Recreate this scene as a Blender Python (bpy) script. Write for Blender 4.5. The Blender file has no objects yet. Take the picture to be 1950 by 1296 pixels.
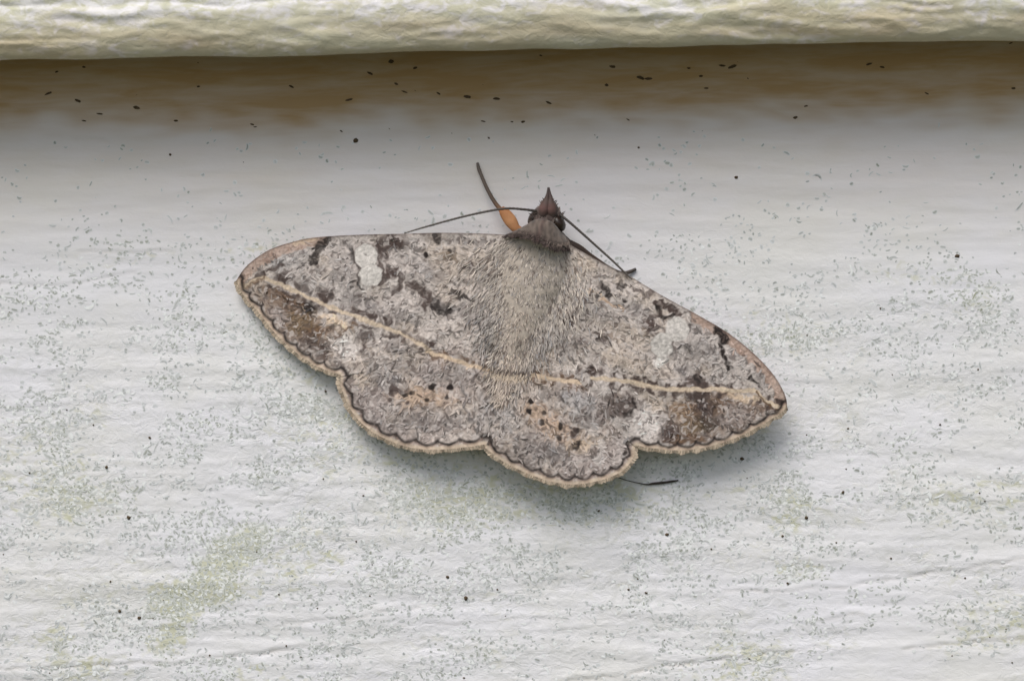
import bpy, math, random
import numpy as np
from mathutils import Vector, Matrix

random.seed(7)
RNG = np.random.default_rng(7)
R = math.radians
sc = bpy.context.scene
col = sc.collection

# ------------------------------------------------------------------ frame of the place
EXPO = 0.110                      # visible height of one lap-siding board
LAP = 0.0077                      # how far a board's butt stands out from the one below
TILT = math.asin(LAP / EXPO)      # boards lean: the face looks slightly up
ORIGIN = Vector((0.0, 0.0, 1.50)) # point on the board face under the moth
DIST = 0.185                      # camera to board
SPAN = 0.070                      # width of board in view
MM = 0.001
PX = SPAN / 1950.0                # one photograph pixel on the board
ROLL = R(1.23)

# ------------------------------------------------------------------ camera
cam_data = bpy.data.cameras.new('camera')
cam = bpy.data.objects.new('camera', cam_data)
col.objects.link(cam)
sc.camera = cam
cam_data.sensor_width = 36.0
cam_data.lens = 36.0 * DIST / SPAN
cam_data.clip_start = 0.005
cam_data.clip_end = 500.0
_n = Vector((0, -math.cos(TILT), math.sin(TILT)))          # outward normal of the board
_u = Vector((0, math.sin(TILT), math.cos(TILT)))           # up along the board
_x = Vector((1, 0, 0))
_right = _x * math.cos(ROLL) - _u * math.sin(ROLL)
_up = _x * math.sin(ROLL) + _u * math.cos(ROLL)
_m = Matrix((_right, _up, _n)).transposed().to_4x4()
_m.translation = ORIGIN + _n * DIST
cam.matrix_world = _m
cam_data.dof.use_dof = True
cam_data.dof.focus_distance = DIST - 0.0015
cam_data.dof.aperture_fstop = 34.0

# ------------------------------------------------------------------ sky, sun, exposure
SUN_EL, SUN_AZ = R(56), R(-24)    # azimuth measured from straight in front of the wall, to the left
world = bpy.data.worlds.new('World')
sc.world = world
world.use_nodes = True
nt = world.node_tree
nt.nodes.clear()
sky = nt.nodes.new('ShaderNodeTexSky')
sky.sky_type = 'NISHITA'
sky.sun_disc = False
sky.sun_elevation = SUN_EL
sky.sun_rotation = math.pi - SUN_AZ
sky.air_density = 1.0
sky.dust_density = 3.0
sky.ozone_density = 1.0
hs = nt.nodes.new('ShaderNodeHueSaturation')
hs.inputs['Saturation'].default_value = 0.80
bg = nt.nodes.new('ShaderNodeBackground')
bg.inputs['Strength'].default_value = 0.085
wo = nt.nodes.new('ShaderNodeOutputWorld')
nt.links.new(sky.outputs[0], hs.inputs['Color'])
nt.links.new(hs.outputs[0], bg.inputs['Color'])
nt.links.new(bg.outputs[0], wo.inputs['Surface'])

sun_data = bpy.data.lights.new('sun', 'SUN')
sun_data.energy = 1.5
sun_data.angle = R(36)
sun_data.color = (1.0, 0.99, 0.975)
sun = bpy.data.objects.new('sun', sun_data)
col.objects.link(sun)
_sd = Vector((math.sin(SUN_AZ) * math.cos(SUN_EL), -math.cos(SUN_AZ) * math.cos(SUN_EL), math.sin(SUN_EL)))
sun.rotation_euler = _sd.to_track_quat('Z', 'Y').to_euler()
sun.location = (0, -3, 4)

sc.render.engine = 'CYCLES'
sc.cycles.use_denoising = True
sc.cycles.max_bounces = 8
sc.cycles.diffuse_bounces = 5
sc.view_settings.view_transform = 'Standard'
sc.view_settings.look = 'None'
sc.view_settings.exposure = 0.52
sc.view_settings.gamma = 1.0
sc.view_settings.use_curve_mapping = False

# ------------------------------------------------------------------ helpers
def lin(c):
    c = np.asarray(c, float) / 255.0
    return np.where(c <= 0.04045, c / 12.92, ((c + 0.055) / 1.055) ** 2.4)

LIGHT = 0.88
def alb(r, g, b):                 # photographed sRGB -> surface colour under this light
    return np.clip(lin((r, g, b)) / LIGHT, 0.005, 0.85)

def loc(px, py, h=0.0):
    """photo pixel + height above the board (m) -> board-frame coordinates (x, -h, z)"""
    px = np.asarray(px, float); py = np.asarray(py, float); h = np.asarray(h, float)
    k = (DIST - h) / DIST * PX
    u = (px - 975.0) * k; v = (648.0 - py) * k
    c, s = math.cos(ROLL), math.sin(ROLL)
    return np.stack(np.broadcast_arrays(u * c + v * s, -h, -u * s + v * c), -1)

def to_px(x, z):
    c, s = math.cos(ROLL), math.sin(ROLL)
    u = x * c - z * s; v = x * s + z * c
    return 975.0 + u / PX, 648.0 - v / PX

def smooth(a, b, x):
    t = np.clip((x - a) / (b - a), 0, 1)
    return t * t * (3 - 2 * t)

def _hash(ix, iy, seed):
    h = (ix.astype(np.int64) * 374761393 + iy.astype(np.int64) * 668265263 + seed * 974634721) & 0xFFFFFFFF
    h = ((h ^ (h >> 13)) * 1274126177) & 0xFFFFFFFF
    return (h ^ (h >> 16)) & 0xFFFFFFFF

def perlin(x, y, seed=0):
    x = np.asarray(x, float); y = np.asarray(y, float)
    ix = np.floor(x); iy = np.floor(y)
    fx = x - ix; fy = y - iy
    sx = fx * fx * fx * (fx * (fx * 6 - 15) + 10); sy = fy * fy * fy * (fy * (fy * 6 - 15) + 10)
    def g(dx, dy):
        a = _hash(ix + dx, iy + dy, seed) / 4294967296.0 * 2 * math.pi
        return np.cos(a) * (fx - dx) + np.sin(a) * (fy - dy)
    n0 = g(0, 0) * (1 - sx) + g(1, 0) * sx
    n1 = g(0, 1) * (1 - sx) + g(1, 1) * sx
    return (n0 * (1 - sy) + n1 * sy) * 1.5

def fbm(x, y, seed=0, octs=4, gain=0.5):
    t = 0.0; a = 1.0; f = 1.0
    for o in range(octs):
        t = t + a * perlin(x * f, y * f, seed + o * 17)
        a *= gain; f *= 2.03
    return t

def spline(pts, n):
    """Catmull-Rom through pts, resampled to n points by arc length"""
    p = np.asarray(pts, float)
    q = np.vstack([2 * p[0] - p[1], p, 2 * p[-1] - p[-2]])
    out = []
    t = np.linspace(0, 1, 40, endpoint=False)[:, None]
    for i in range(len(p) - 1):
        a, b, c, d = q[i], q[i + 1], q[i + 2], q[i + 3]
        out.append(0.5 * (2 * b + (c - a) * t + (2 * a - 5 * b + 4 * c - d) * t ** 2 + (3 * b - a - 3 * c + d) * t ** 3))
    out = np.vstack(out + [p[-1:]])
    L = np.r_[0, np.cumsum(np.linalg.norm(np.diff(out, axis=0), axis=1))]
    s = np.linspace(0, L[-1], n)
    return np.stack([np.interp(s, L, out[:, k]) for k in range(out.shape[1])], 1)

def line_dist(X, Y, pts):
    """distance to a polyline, and position along it (px)"""
    pts = np.asarray(pts, float)
    best = np.full(X.shape, 1e9); at = np.zeros(X.shape); run = 0.0
    for (ax, ay), (bx, by) in zip(pts[:-1], pts[1:]):
        dx, dy = bx - ax, by - ay
        L2 = dx * dx + dy * dy + 1e-9
        t = np.clip(((X - ax) * dx + (Y - ay) * dy) / L2, 0, 1)
        d = np.hypot(X - ax - t * dx, Y - ay - t * dy)
        m = d < best
        best = np.where(m, d, best); at = np.where(m, run + t * math.sqrt(L2), at)
        run += math.sqrt(L2)
    return best, at

def mesh_obj(name, verts, faces, mat, parent=None, attrs=None, smooth_shade=True):
    """verts (n,3); faces (m,4) or (m,3) array or list of arrays; attrs {name: (n,3) colour or (n,) float}"""
    me = bpy.data.meshes.new(name)
    if not isinstance(faces, list): faces = [faces]
    faces = [np.asarray(f, np.int64) for f in faces if len(f)]
    loops = np.concatenate([f.ravel() for f in faces])
    sizes = np.concatenate([np.full(len(f), f.shape[1]) for f in faces])
    starts = np.r_[0, np.cumsum(sizes)[:-1]]
    me.vertices.add(len(verts)); me.vertices.foreach_set('co', np.asarray(verts, np.float32).ravel())
    me.loops.add(len(loops)); me.loops.foreach_set('vertex_index', loops.astype(np.int32))
    me.polygons.add(len(sizes))
    me.polygons.foreach_set('loop_start', starts.astype(np.int32))
    me.polygons.foreach_set('loop_total', sizes.astype(np.int32))
    me.polygons.foreach_set('use_smooth', np.full(len(sizes), smooth_shade))
    me.update(calc_edges=True)
    for k, v in (attrs or {}).items():
        v = np.asarray(v, np.float32)
        if v.ndim == 2:
            a = me.attributes.new(k, 'FLOAT_COLOR', 'POINT')
            a.data.foreach_set('color', np.c_[v, np.ones(len(v), np.float32)].astype(np.float32).ravel())
        else:
            a = me.attributes.new(k, 'FLOAT', 'POINT'); a.data.foreach_set('value', v)
    me.materials.append(mat)
    ob = bpy.data.objects.new(name, me); col.objects.link(ob)
    if parent: ob.parent = parent
    return ob

def grid_faces(nu, nv, flip=False, wrap=False):
    i = np.arange(nu - 1)[:, None] * nv; j = np.arange(nv if wrap else nv - 1)[None, :]
    j2 = (j + 1) % nv
    a, b, c, d = i + j, i + nv + j, i + nv + j2, i + j2
    f = np.stack([a, b, c, d], -1).reshape(-1, 4)
    return f[:, ::-1] if flip else f

def tag(o, label=None, cat=None, group=None, kind=None):
    if label: o['label'] = label
    if cat: o['category'] = cat
    if group: o['group'] = group
    if kind: o['kind'] = kind
    return o

# ------------------------------------------------------------------ materials
def new_mat(name):
    m = bpy.data.materials.new(name); m.use_nodes = True
    t = m.node_tree; t.nodes.clear()
    out = t.nodes.new('ShaderNodeOutputMaterial'); b = t.nodes.new('ShaderNodeBsdfPrincipled')
    t.links.new(b.outputs[0], out.inputs[0])
    return m, t, b

def N(t, kind, **kw):
    n = t.nodes.new(kind)
    for k, v in kw.items():
        if k.startswith('_'): setattr(n, k[1:], v)
        else: n.inputs[k.replace('__', ' ')].default_value = v
    return n

def noise(t, vec, scale, detail=2, rough=0.5, dist=0.0):
    n = N(t, 'ShaderNodeTexNoise', Scale=scale, Detail=detail, Roughness=rough, Distortion=dist)
    t.links.new(vec, n.inputs['Vector']); return n.outputs['Fac']

def math_n(t, op, a, b=None, c=None, clamp=False):
    n = t.nodes.new('ShaderNodeMath'); n.operation = op; n.use_clamp = clamp
    for k, v in enumerate((a, b, c)):
        if v is None: continue
        if isinstance(v, (int, float)): n.inputs[k].default_value = v
        else: t.links.new(v, n.inputs[k])
    return n.outputs[0]

def ramp(t, val, lo, hi):
    n = N(t, 'ShaderNodeMapRange'); n.interpolation_type = 'SMOOTHSTEP'
    n.inputs['From Min'].default_value = lo; n.inputs['From Max'].default_value = hi
    t.links.new(val, n.inputs['Value']); return n.outputs[0]

def mixc(t, fac, a, b):
    n = t.nodes.new('ShaderNodeMix'); n.data_type = 'RGBA'
    if isinstance(fac, (int, float)): n.inputs[0].default_value = fac
    else: t.links.new(fac, n.inputs[0])
    for k, v in ((6, a), (7, b)):
        if isinstance(v, (tuple, list, np.ndarray)): n.inputs[k].default_value = (*[float(q) for q in v[:3]], 1)
        else: t.links.new(v, n.inputs[k])
    return n.outputs[2]

def attr(t, name, out='Fac'):
    n = t.nodes.new('ShaderNodeAttribute'); n.attribute_name = name; return n.outputs[out]

# painted boards: off-white paint, fine worm-like mildew flecks, green algae film, brown dirt film and painted-in warm shade under the lap
def make_paint():
    m, t, b = new_mat('weathered_white_paint')
    tc = t.nodes.new('ShaderNodeTexCoord').outputs['Object']
    mp = N(t, 'ShaderNodeMapping'); t.links.new(tc, mp.inputs['Vector'])
    mp.inputs['Scale'].default_value = (0.62, 1.0, 1.0)
    v = mp.outputs[0]
    speck, algae, dirt_and_shade = attr(t, 'speck'), attr(t, 'algae'), attr(t, 'dirt_and_shade')
    broad = noise(t, v, 130, 5, 0.65)
    base = mixc(t, ramp(t, broad, 0.35, 0.7), (0.795, 0.778, 0.795), (0.770, 0.752, 0.722))
    # algae film with a granular edge
    ga = math_n(t, 'ADD', algae, math_n(t, 'MULTIPLY', math_n(t, 'SUBTRACT', noise(t, v, 1500, 2, 0.6, 0.8), 0.5), 2.6))
    green = math_n(t, 'MULTIPLY', ramp(t, ga, 0.15, 0.9), ramp(t, algae, 0.02, 0.3))
    c1 = mixc(t, math_n(t, 'MULTIPLY', green, 0.55), base, (0.43, 0.43, 0.17))
    grain = noise(t, v, 800, 5, 0.75, 0.8)
    c2 = mixc(t, math_n(t, 'MULTIPLY', math_n(t, 'MULTIPLY', ramp(t, grain, 0.47, 0.66), speck), 0.42), c1, (0.50, 0.505, 0.455))
    # brown dirt film and painted tan shade tone, streaky along the board
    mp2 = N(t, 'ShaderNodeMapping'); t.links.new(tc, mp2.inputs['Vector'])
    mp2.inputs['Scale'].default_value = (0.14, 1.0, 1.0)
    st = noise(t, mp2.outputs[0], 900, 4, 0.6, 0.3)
    dd = math_n(t, 'MULTIPLY', dirt_and_shade, math_n(t, 'ADD', 0.38, math_n(t, 'MULTIPLY', st, 1.25)), clamp=True)
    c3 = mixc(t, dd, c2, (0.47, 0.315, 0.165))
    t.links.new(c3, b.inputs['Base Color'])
    b.inputs['Roughness'].default_value = 0.68
    b.inputs['Specular IOR Level'].default_value = 0.22
    fine = noise(t, v, 2000, 4, 0.65, 0.9)
    hgt = math_n(t, 'MULTIPLY', fine, math_n(t, 'ADD', 0.18, speck))
    hgt = math_n(t, 'ADD', hgt, math_n(t, 'MULTIPLY', st, 0.35))
    bp = N(t, 'ShaderNodeBump', Strength=0.9, Distance=0.0001)
    t.links.new(hgt, bp.inputs['Height']); t.links.new(bp.outputs[0], b.inputs['Normal'])
    return m

def make_attr_mat(name, rough=0.8, sheen=0.0, bump_scale=4500, bump=0.35, spec=0.25, dist=0.00004):
    m, t, b = new_mat(name)
    tc = t.nodes.new('ShaderNodeTexCoord').outputs['Object']
    c = attr(t, 'tint', 'Color')
    n = noise(t, tc, bump_scale, 3, 0.6, 0.5)
    k = math_n(t, 'ADD', 0.80, math_n(t, 'MULTIPLY', n, 0.40))
    mul = t.nodes.new('ShaderNodeVectorMath'); mul.operation = 'SCALE'
    t.links.new(c, mul.inputs[0]); t.links.new(k, mul.inputs['Scale'])
    t.links.new(mul.outputs[0], b.inputs['Base Color'])
    b.inputs['Roughness'].default_value = rough
    b.inputs['Specular IOR Level'].default_value = spec
    b.inputs['Sheen Weight'].default_value = sheen
    bp = N(t, 'ShaderNodeBump', Strength=bump, Distance=dist)
    t.links.new(n, bp.inputs['Height']); t.links.new(bp.outputs[0], b.inputs['Normal'])
    return m

def make_plain(name, rgb, rough=0.6, spec=0.4, var=0.3, scale=3000):
    m, t, b = new_mat(name)
    tc = t.nodes.new('ShaderNodeTexCoord').outputs['Object']
    n = noise(t, tc, scale, 3, 0.6)
    c = mixc(t, n, np.array(rgb) * (1 - var), np.array(rgb) * (1 + var))
    t.links.new(c, b.inputs['Base Color'])
    b.inputs['Roughness'].default_value = rough; b.inputs['Specular IOR Level'].default_value = spec
    return m

M_PAINT = make_paint()
M_WING = make_attr_mat('wing_scales', 0.72, 0.15)
M_FUR = make_attr_mat('moth_hair', 0.7, 0.1, 6000, 0.1)
M_BODY = make_attr_mat('moth_body', 0.8, 0.2)
M_DARK = make_plain('dark_chitin', (0.050, 0.040, 0.034), 0.45)
M_EYE = make_plain('compound_eye', (0.026, 0.015, 0.010), 0.38, 0.4)
M_LEG = make_attr_mat('leg_scales', 0.6)
M_SPECK = make_plain('black_dirt', (0.095, 0.068, 0.042), 0.9, 0.1, .5)
M_FLECK = make_attr_mat('mildew', 0.7, 0.0, 3000, 0.2)
M_LAWN = make_plain('lawn', (0.09, 0.10, 0.06), 0.9, 0.2, 0.5, 6)

# ------------------------------------------------------------------ the setting
gs = 60.0
gx = np.linspace(-gs, gs, 25)
GX, GY = np.meshgrid(gx, gx, indexing='ij')
gv = np.stack([GX, GY, fbm(GX * 0.07, GY * 0.07, 90, 3) * 0.05 - 0.05], -1).reshape(-1, 3)
tag(mesh_obj('lawn', gv, grid_faces(25, 25), M_LAWN), kind='structure')

# ------------------------------------------------------------------ the wall
wall = bpy.data.objects.new('house_wall', None); col.objects.link(wall)
wall.location = ORIGIN; wall.rotation_euler = (-TILT, 0, 0)
wall.empty_display_size = 0.02
tag(wall, 'white painted lap siding wall with green algae stains and brown grime and painted warm shade under its overlap', 'wall')

LIP_Z = (648 - 97) * PX * (DIST - LAP + 0.0018) / DIST       # lower edge of the upper board, board frame

def xgrid(dense):
    if not dense: return np.linspace(-1.2, 1.2, 121)
    d = np.arange(-0.042, 0.0421, 0.00024)
    o = 0.042 * np.geomspace(1.01, 1.2 / 0.042, 40)
    return np.r_[-o[::-1], d, o]

def ellipse(X, Y, cx, cy, rx, ry, rot):
    c, s = math.cos(R(rot)), math.sin(R(rot))
    dx, dy = X - cx, Y - cy
    return np.clip(1 - np.hypot((dx * c + dy * s) / rx, (-dx * s + dy * c) / ry), 0, 1)

# (cx, cy, rx, ry, angle, strength) of algae patches on the lower board, one also tinting the moth's shadow, photo px
ALGAE_AND_SHADE = [(430, 1065, 80, 34, -42, 1.9), (365, 1135, 85, 26, -12, 1.8), (330, 1205, 60, 30, -50, 1.2), (520, 1070, 110, 70, 0, .45),
         (110, 900, 130, 80, 20, .5), (150, 960, 110, 36, -10, .6), (110, 1235, 30, 40, 20, .9), (190, 1270, 70, 40, 0, .6),
         (640, 640, 120, 60, 40, .35), (1500, 970, 40, 40, 35, .9), (1530, 1085, 55, 22, 8, .9), (1740, 515, 110, 26, 0, .45),
         (1860, 560, 60, 40, 10, .5), (1480, 640, 150, 70, 20, .35), (1860, 960, 110, 50, 5, .45), (1400, 1260, 90, 40, -8, .7),
         (1880, 1205, 110, 40, -10, .7), (250, 490, 170, 40, -6, .28), (540, 470, 120, 14, -6, .6), (890, 960, 130, 40, 0, .4),
         (1040, 945, 240, 50, 0, .8), (720, 870, 180, 60, 20, .45), (600, 690, 120, 80, 40, .5), (850, 1010, 120, 50, 0, .3), (480, 1280, 90, 30, 0, .5)]  # leading patch: algae boosted to paint the warm tone of the moth's shadow
# grain cracks / brush ridges on the lower board: polyline px, depth mm
GROOVES = [([(-60, 1275), (180, 1266), (330, 1262), (470, 1245), (560, 1238)], .16), ([(430, 1250), (700, 1225), (900, 1215)], .08),
           ([(1080, 1296), (1200, 1282), (1260, 1264), (1340, 1262), (1420, 1246), (1560, 1236)], .2), ([(1380, 1128), (1560, 1120), (1750, 1095), (1990, 1058)], .14),
           ([(540, 1185), (690, 1170), (800, 1155)], .12), ([(-60, 535), (90, 545), (170, 535), (260, 518)], .1), ([(150, 478), (240, 482), (330, 476)], .1),
           ([(1560, 1180), (1640, 1170)], .1), ([(1280, 870), (1400, 862)], .0), ([(-40, 780), (150, 772), (300, 770)], .05),
           ([(0, 1100), (160, 1088), (330, 1070)], .05), ([(1650, 840), (1700, 900), (1730, 930), (1860, 950)], .06),
           ([(1720, 1240), (1860, 1222), (1990, 1214)], .15), ([(700, 1196), (960, 1180), (1300, 1175)], .06),
           ([(1430, 197), (1500, 222), (1530, 226)], .08), ([(1250, 172), (1420, 172), (1560, 160), (1680, 148), (1690, 128)], .14),
           ([(140, 268), (205, 272)], .12), ([(850, 182), (950, 190), (1010, 186)], .14)]

def face_relief(X, zb, seed, grooves):
    """relief of the painted face: brushed grain, lumps, cracks along the grain"""
    px, py = to_px(X, zb)
    X2 = X + seed * 0.37
    ys = zb + X2 * 0.03 + 0.0004 * perlin(X2 / 0.012, zb / 0.006, seed + 2)
    vis = 0.6 + 0.4 * smooth(560, 1150, py) + 0.4 * (1 - smooth(60, 240, py))
    rel = vis * (0.000075 * fbm(X2 / 0.020, ys / 0.0021, seed + 3, 3) + 0.000020 * fbm(X2 / 0.0030, ys / 0.0008, seed + 5, 3))
    rel = rel + 0.00010 * perlin(X2 / 0.03, zb / 0.010, seed + 8)
    rel = rel + 0.000018 * smooth(420, 760, py) * perlin(X2 / 0.00034, zb / 0.00028, seed + 9)
    groove = np.zeros_like(rel)
    if grooves:
        wob = perlin(px / 60, py / 60, 61) * 6 + perlin(px / 18, py / 18, 62) * 2.5
        for pts, dep in GROOVES:
            if dep <= 0: continue
            P = spline(pts, 14)
            d, at = line_dist(px, py + wob, P)
            sgn = np.exp(-(d / 3.2) ** 2) * (0.55 + 0.6 * perlin(at / 40, at * 0, int(dep * 1000)))
            groove = np.maximum(groove, sgn * dep / 0.2)
            rel = rel - sgn * dep * 0.5 * MM
            d2, _ = line_dist(px, py + wob + 8, P)
            rel = rel + np.exp(-(d2 / 6) ** 2) * dep * 0.14 * MM
    return rel, groove

def board(name, zoff, dense_rows, lip_dense, seed):
    """one lap board; its own local z=0 is its butt edge. Profile runs from the back of the butt, round the lip, up the face."""
    dense = dense_rows or lip_dense
    xs = xgrid(dense)
    H = EXPO + 0.022
    # profile (h outward, z up, arc)
    rh0 = 0.0012
    prof = [(-LAP * 0.92, 0.0016), (-LAP * 0.6, 0.0010), (-0.0030, 0.0005), (-rh0 - 0.0003, 0.00012)]
    na = 34 if lip_dense else 6
    rz, rh = 0.0030, 0.0012
    for k in range(na + 1):
        a = k / na * math.pi / 2
        prof.append((-rh * (1 - math.sin(a)) , rz * (1 - math.cos(a))))
    if lip_dense:
        zz = np.r_[np.arange(0.00312, 0.012, 0.00012), np.geomspace(0.0122, H, 60)]
    elif dense_rows:
        top = EXPO + 0.001
        zz = np.r_[np.geomspace(0.0034, EXPO - 0.053, 50)[:-1], np.arange(EXPO - 0.053, top + 0.004, 0.00012), np.linspace(top + 0.0045, H, 6)]
    else:
        zz = np.linspace(0.004, H, 40)
    prof += [(0.0, z) for z in zz]
    prof = np.array(prof)
    X, Pi = np.meshgrid(xs, np.arange(len(prof)), indexing='ij')
    h = prof[Pi, 0].copy(); z = prof[Pi, 1].copy()
    zb = z - EXPO + LIP_Z                       # as if this were the lower board: z in the board frame
    px, py = to_px(X, zb)
    fade = 1 - smooth(0.05, 0.12, np.abs(X))    # fine relief only where the mesh is fine
    face = smooth(0.0, 0.004, z)
    rel, groove = face_relief(X, zb, seed, dense_rows)
    h = h + rel * fade * face
    if lip_dense:
        # thick old paint on the lip: lumps, sags, a ragged ridge where the paint film ends
        w = smooth(-0.0005, 0.001, z) * fade
        h += w * (0.00010 * fbm(X / 0.011, z / 0.0022 + X * 60, 31, 4) + 0.00004 * fbm(X / 0.0022, z / 0.0010, 35, 3) - 0.00022 * np.abs(perlin(X / 0.009 + 3 * z / 0.009, z / 0.0014 + 0.8 * perlin(X / 0.006, z / 0.003, 38), 36)) - 0.00007 * np.abs(perlin(X / 0.0019, z / 0.0007, 37)))
        edge = 0.00335 + 0.00045 * fbm(X / 0.008, X * 0, 40, 4) - 0.0011 * smooth(0.004, 0.013, X) * (1 - smooth(0.012, 0.022, X)) + 0.0003 * smooth(0.0, 0.03, X)
        h -= fade * 0.00022 * smooth(-0.0001, 0.00012, z - edge) + fade * 0.00006 * np.exp(-((z - edge + 0.0001) / 0.0002) ** 2)
        edge2 = 0.0016 + 0.0008 * fbm(X / 0.012, X * 0, 44, 3)
        h -= fade * 0.00010 * smooth(-0.0001, 0.0001, z - edge2) * smooth(-0.1, 0.3, perlin(X / 0.02, X * 0, 49))
        sag = 0.00022 * fbm(X / 0.020, X * 0, 47, 3) + 0.00005 * perlin(X / 0.003, X * 0, 48)
        z = z + sag * fade * (1 - smooth(0.002, 0.006, z))
        # fine diagonal brush scratches
        sc_ = perlin((X + z * 0.9) / 0.00055, (z - X * 0.6) / 0.005, 51)
        h += fade * 0.00004 * sc_ * smooth(0.0005, 0.003, z) * smooth(-0.004, 0.008, X)
    verts = np.stack([X, -h, z], -1).reshape(-1, 3)
    # ---- stains on the paint, plus warm shade painted in under lap and moth
    low = np.clip((py - 380) / 420, 0, 1)
    mott = fbm(px / 260 + seed, py / 130, 21, 4)
    side = smooth(1250, 1650, px) * smooth(700, 900, py) * 0.18
    speck = np.clip(0.05 + 0.62 * low ** 0.8 + 0.33 * mott * (0.3 + low) - side - 0.25 * (1 - smooth(60, 330, py - (480 - 0.05 * px))) * 0.6, 0, 1)
    near = np.exp(-(np.hypot((px - 970) / 620, (py - 700) / 330)) ** 4)
    speck = np.clip(speck + 0.18 * near, 0, 1)
    algae = np.clip(0.10 * low + 0.16 * mott * low, 0, 1)
    if dense_rows:
        for q_, (cx, cy, rx, ry, rot, s) in enumerate(ALGAE_AND_SHADE):
            algae = algae + (s if q_ < 3 else .6 * s) * ellipse(px + perlin(px / 25, py / 25, 71) * 14, py + perlin(px / 25, py / 25, 72) * 14, cx, cy, rx * 1.35, ry * 1.35, rot)
    algae = np.clip(algae, 0, 1)
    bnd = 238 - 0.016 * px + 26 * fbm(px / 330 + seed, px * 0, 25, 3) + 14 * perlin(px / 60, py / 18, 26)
    dirt_and_shade = (1 - smooth(-50, 45, py - bnd)) * 0.60 + (1 - smooth(-60, 330, py - bnd)) * 0.30  # dirt band, then a wide tan gradient painting in the shade's warm tone
    dirt_and_shade = dirt_and_shade + groove * 0.16
    # rim of the lip: algae film and grime on the rounded edge
    rim = 1 - smooth(0.0012, 0.0036, z + 0.0007 * fbm(X / 0.007, z / 0.002, seed + 27, 3))
    algae = np.where(z < 0.006, np.maximum(algae * 0, rim * (0.55 + 0.3 * fbm(X / 0.012, z / 0.002, seed + 29, 3)) + 0.38), algae)
    dirt_and_shade = np.where(z < 0.006, (0.05 + rim * 0.30) * (1 + 0.4 * fbm(X / 0.009, z / 0.0015, seed + 33, 3)), dirt_and_shade)
    speck = np.where(z < 0.012, 0.75 + 0.4 * fbm(X / 0.01, z / 0.003, seed + 37, 3), speck)
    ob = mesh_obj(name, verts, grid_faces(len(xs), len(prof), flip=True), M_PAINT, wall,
                  {'speck': np.clip(speck, 0, 1).ravel(), 'algae': algae.ravel(), 'dirt_and_shade': np.clip(dirt_and_shade, 0, 1).ravel()})
    return ob

# boards share the wall's tilt; a board's face starts LAP in front of the one below at the lap
def place_board(o, k):            # k = 0 is the board the moth sits on
    z0 = LIP_Z - EXPO
    o.location = (0, -k * LAP * 1.0, z0 + k * EXPO * math.cos(TILT))
low_board = board('siding_board', 0, True, False, 1)
tag(low_board, 'board carrying the moth, flecked with grey and green mildew'); place_board(low_board, 0)
up_board = board('siding_board', 0, False, True, 2)
tag(up_board, 'board above with thick rounded lower lip, greenish along the edge'); place_board(up_board, 1)
up_board.location.z = LIP_Z
for k, s in ((-1, 3), (2, 4)):
    b_ = board('siding_board', 0, False, False, s); place_board(b_, k)

# ------------------------------------------------------------------ loose black specks of dirt lying on the lower board
def bead(c, rx, rz, rh, rot, seed):
    vs, fs = [], []
    n = 7
    rr = np.random.default_rng(seed)
    for ring, (q, hh) in enumerate(((1.0, -0.1), (0.8, 0.6))):
        for k in range(n):
            a = 2 * math.pi * k / n
            j = 1 + 0.25 * rr.uniform(-1, 1)
            x, z = math.cos(a) * rx * q * j, math.sin(a) * rz * q * j
            vs.append((c[0] + x * math.cos(rot) - z * math.sin(rot), c[1] - rh * hh, c[2] + x * math.sin(rot) + z * math.cos(rot)))
    vs.append((c[0], c[1] - rh, c[2]))
    for k in range(n):
        k2 = (k + 1) % n
        fs += [(k, k2, n + k2), (k, n + k2, n + k), (n + k, n + k2, 2 * n)]
    return vs, fs

SPECKS = [(887, 1138, 5), (245, 985, 5), (203, 889, 4), (228, 1163, 4), (265, 1176, 4), (852, 1098, 4), (1823, 487, 5), (677, 268, 6), (1402, 338, 4),
          (590, 575, 3), (285, 833, 3), (1413, 873, 5), (1605, 937, 4), (1535, 985, 4), (1270, 1017, 4), (1490, 1020, 3), (1197, 1122, 3), (1230, 1128, 3),
          (92, 178, 8), (148, 192, 8), (190, 217, 7), (260, 205, 9), (160, 230, 5), (335, 230, 6), (378, 165, 5), (555, 165, 7), (665, 190, 8), (745, 117, 9),
          (790, 130, 6), (705, 140, 8), (755, 160, 6), (770, 175, 6), (890, 184, 9), (945, 188, 9), (835, 178, 5), (1045, 196, 7), (1030, 106, 4), (1166, 127, 8),
          (1220, 148, 10), (1235, 150, 9), (1155, 162, 6), (1395, 127, 10), (1375, 125, 7), (1335, 145, 6), (1312, 130, 5), (1345, 168, 5), (1655, 122, 7),
          (1680, 128, 6), (1765, 178, 5), (1535, 202, 5), (1515, 224, 7), (920, 231, 5), (996, 232, 6), (1196, 228, 4), (975, 232, 4), (480, 237, 5),
          (160, 128, 5), (650, 250, 4), (108, 137, 5), (486, 242, 4), (1930, 168, 6), (1925, 82, 4), (1500, 1110, 3), (620, 745, 3), (1140, 972, 3)]
sv, sf, base = [], [], 0
def on_board(px, py):
    c = loc(px, py, 0.0)
    r_, _ = face_relief(np.atleast_1d(c[..., 0]), np.atleast_1d(c[..., 2]), 1, True)
    c = c.copy(); c[..., 1] = -(r_ if c.ndim > 1 else r_[0])
    return c
rs = random.Random(5)
allspecks = list(SPECKS)
for _ in range(60):
    allspecks.append((rs.uniform(0, 1950), rs.uniform(560, 1290), rs.uniform(1.2, 2.6)))
for _ in range(14):
    allspecks.append((rs.uniform(0, 1950), rs.uniform(112, 330), rs.uniform(1.2, 3.2)))
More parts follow.
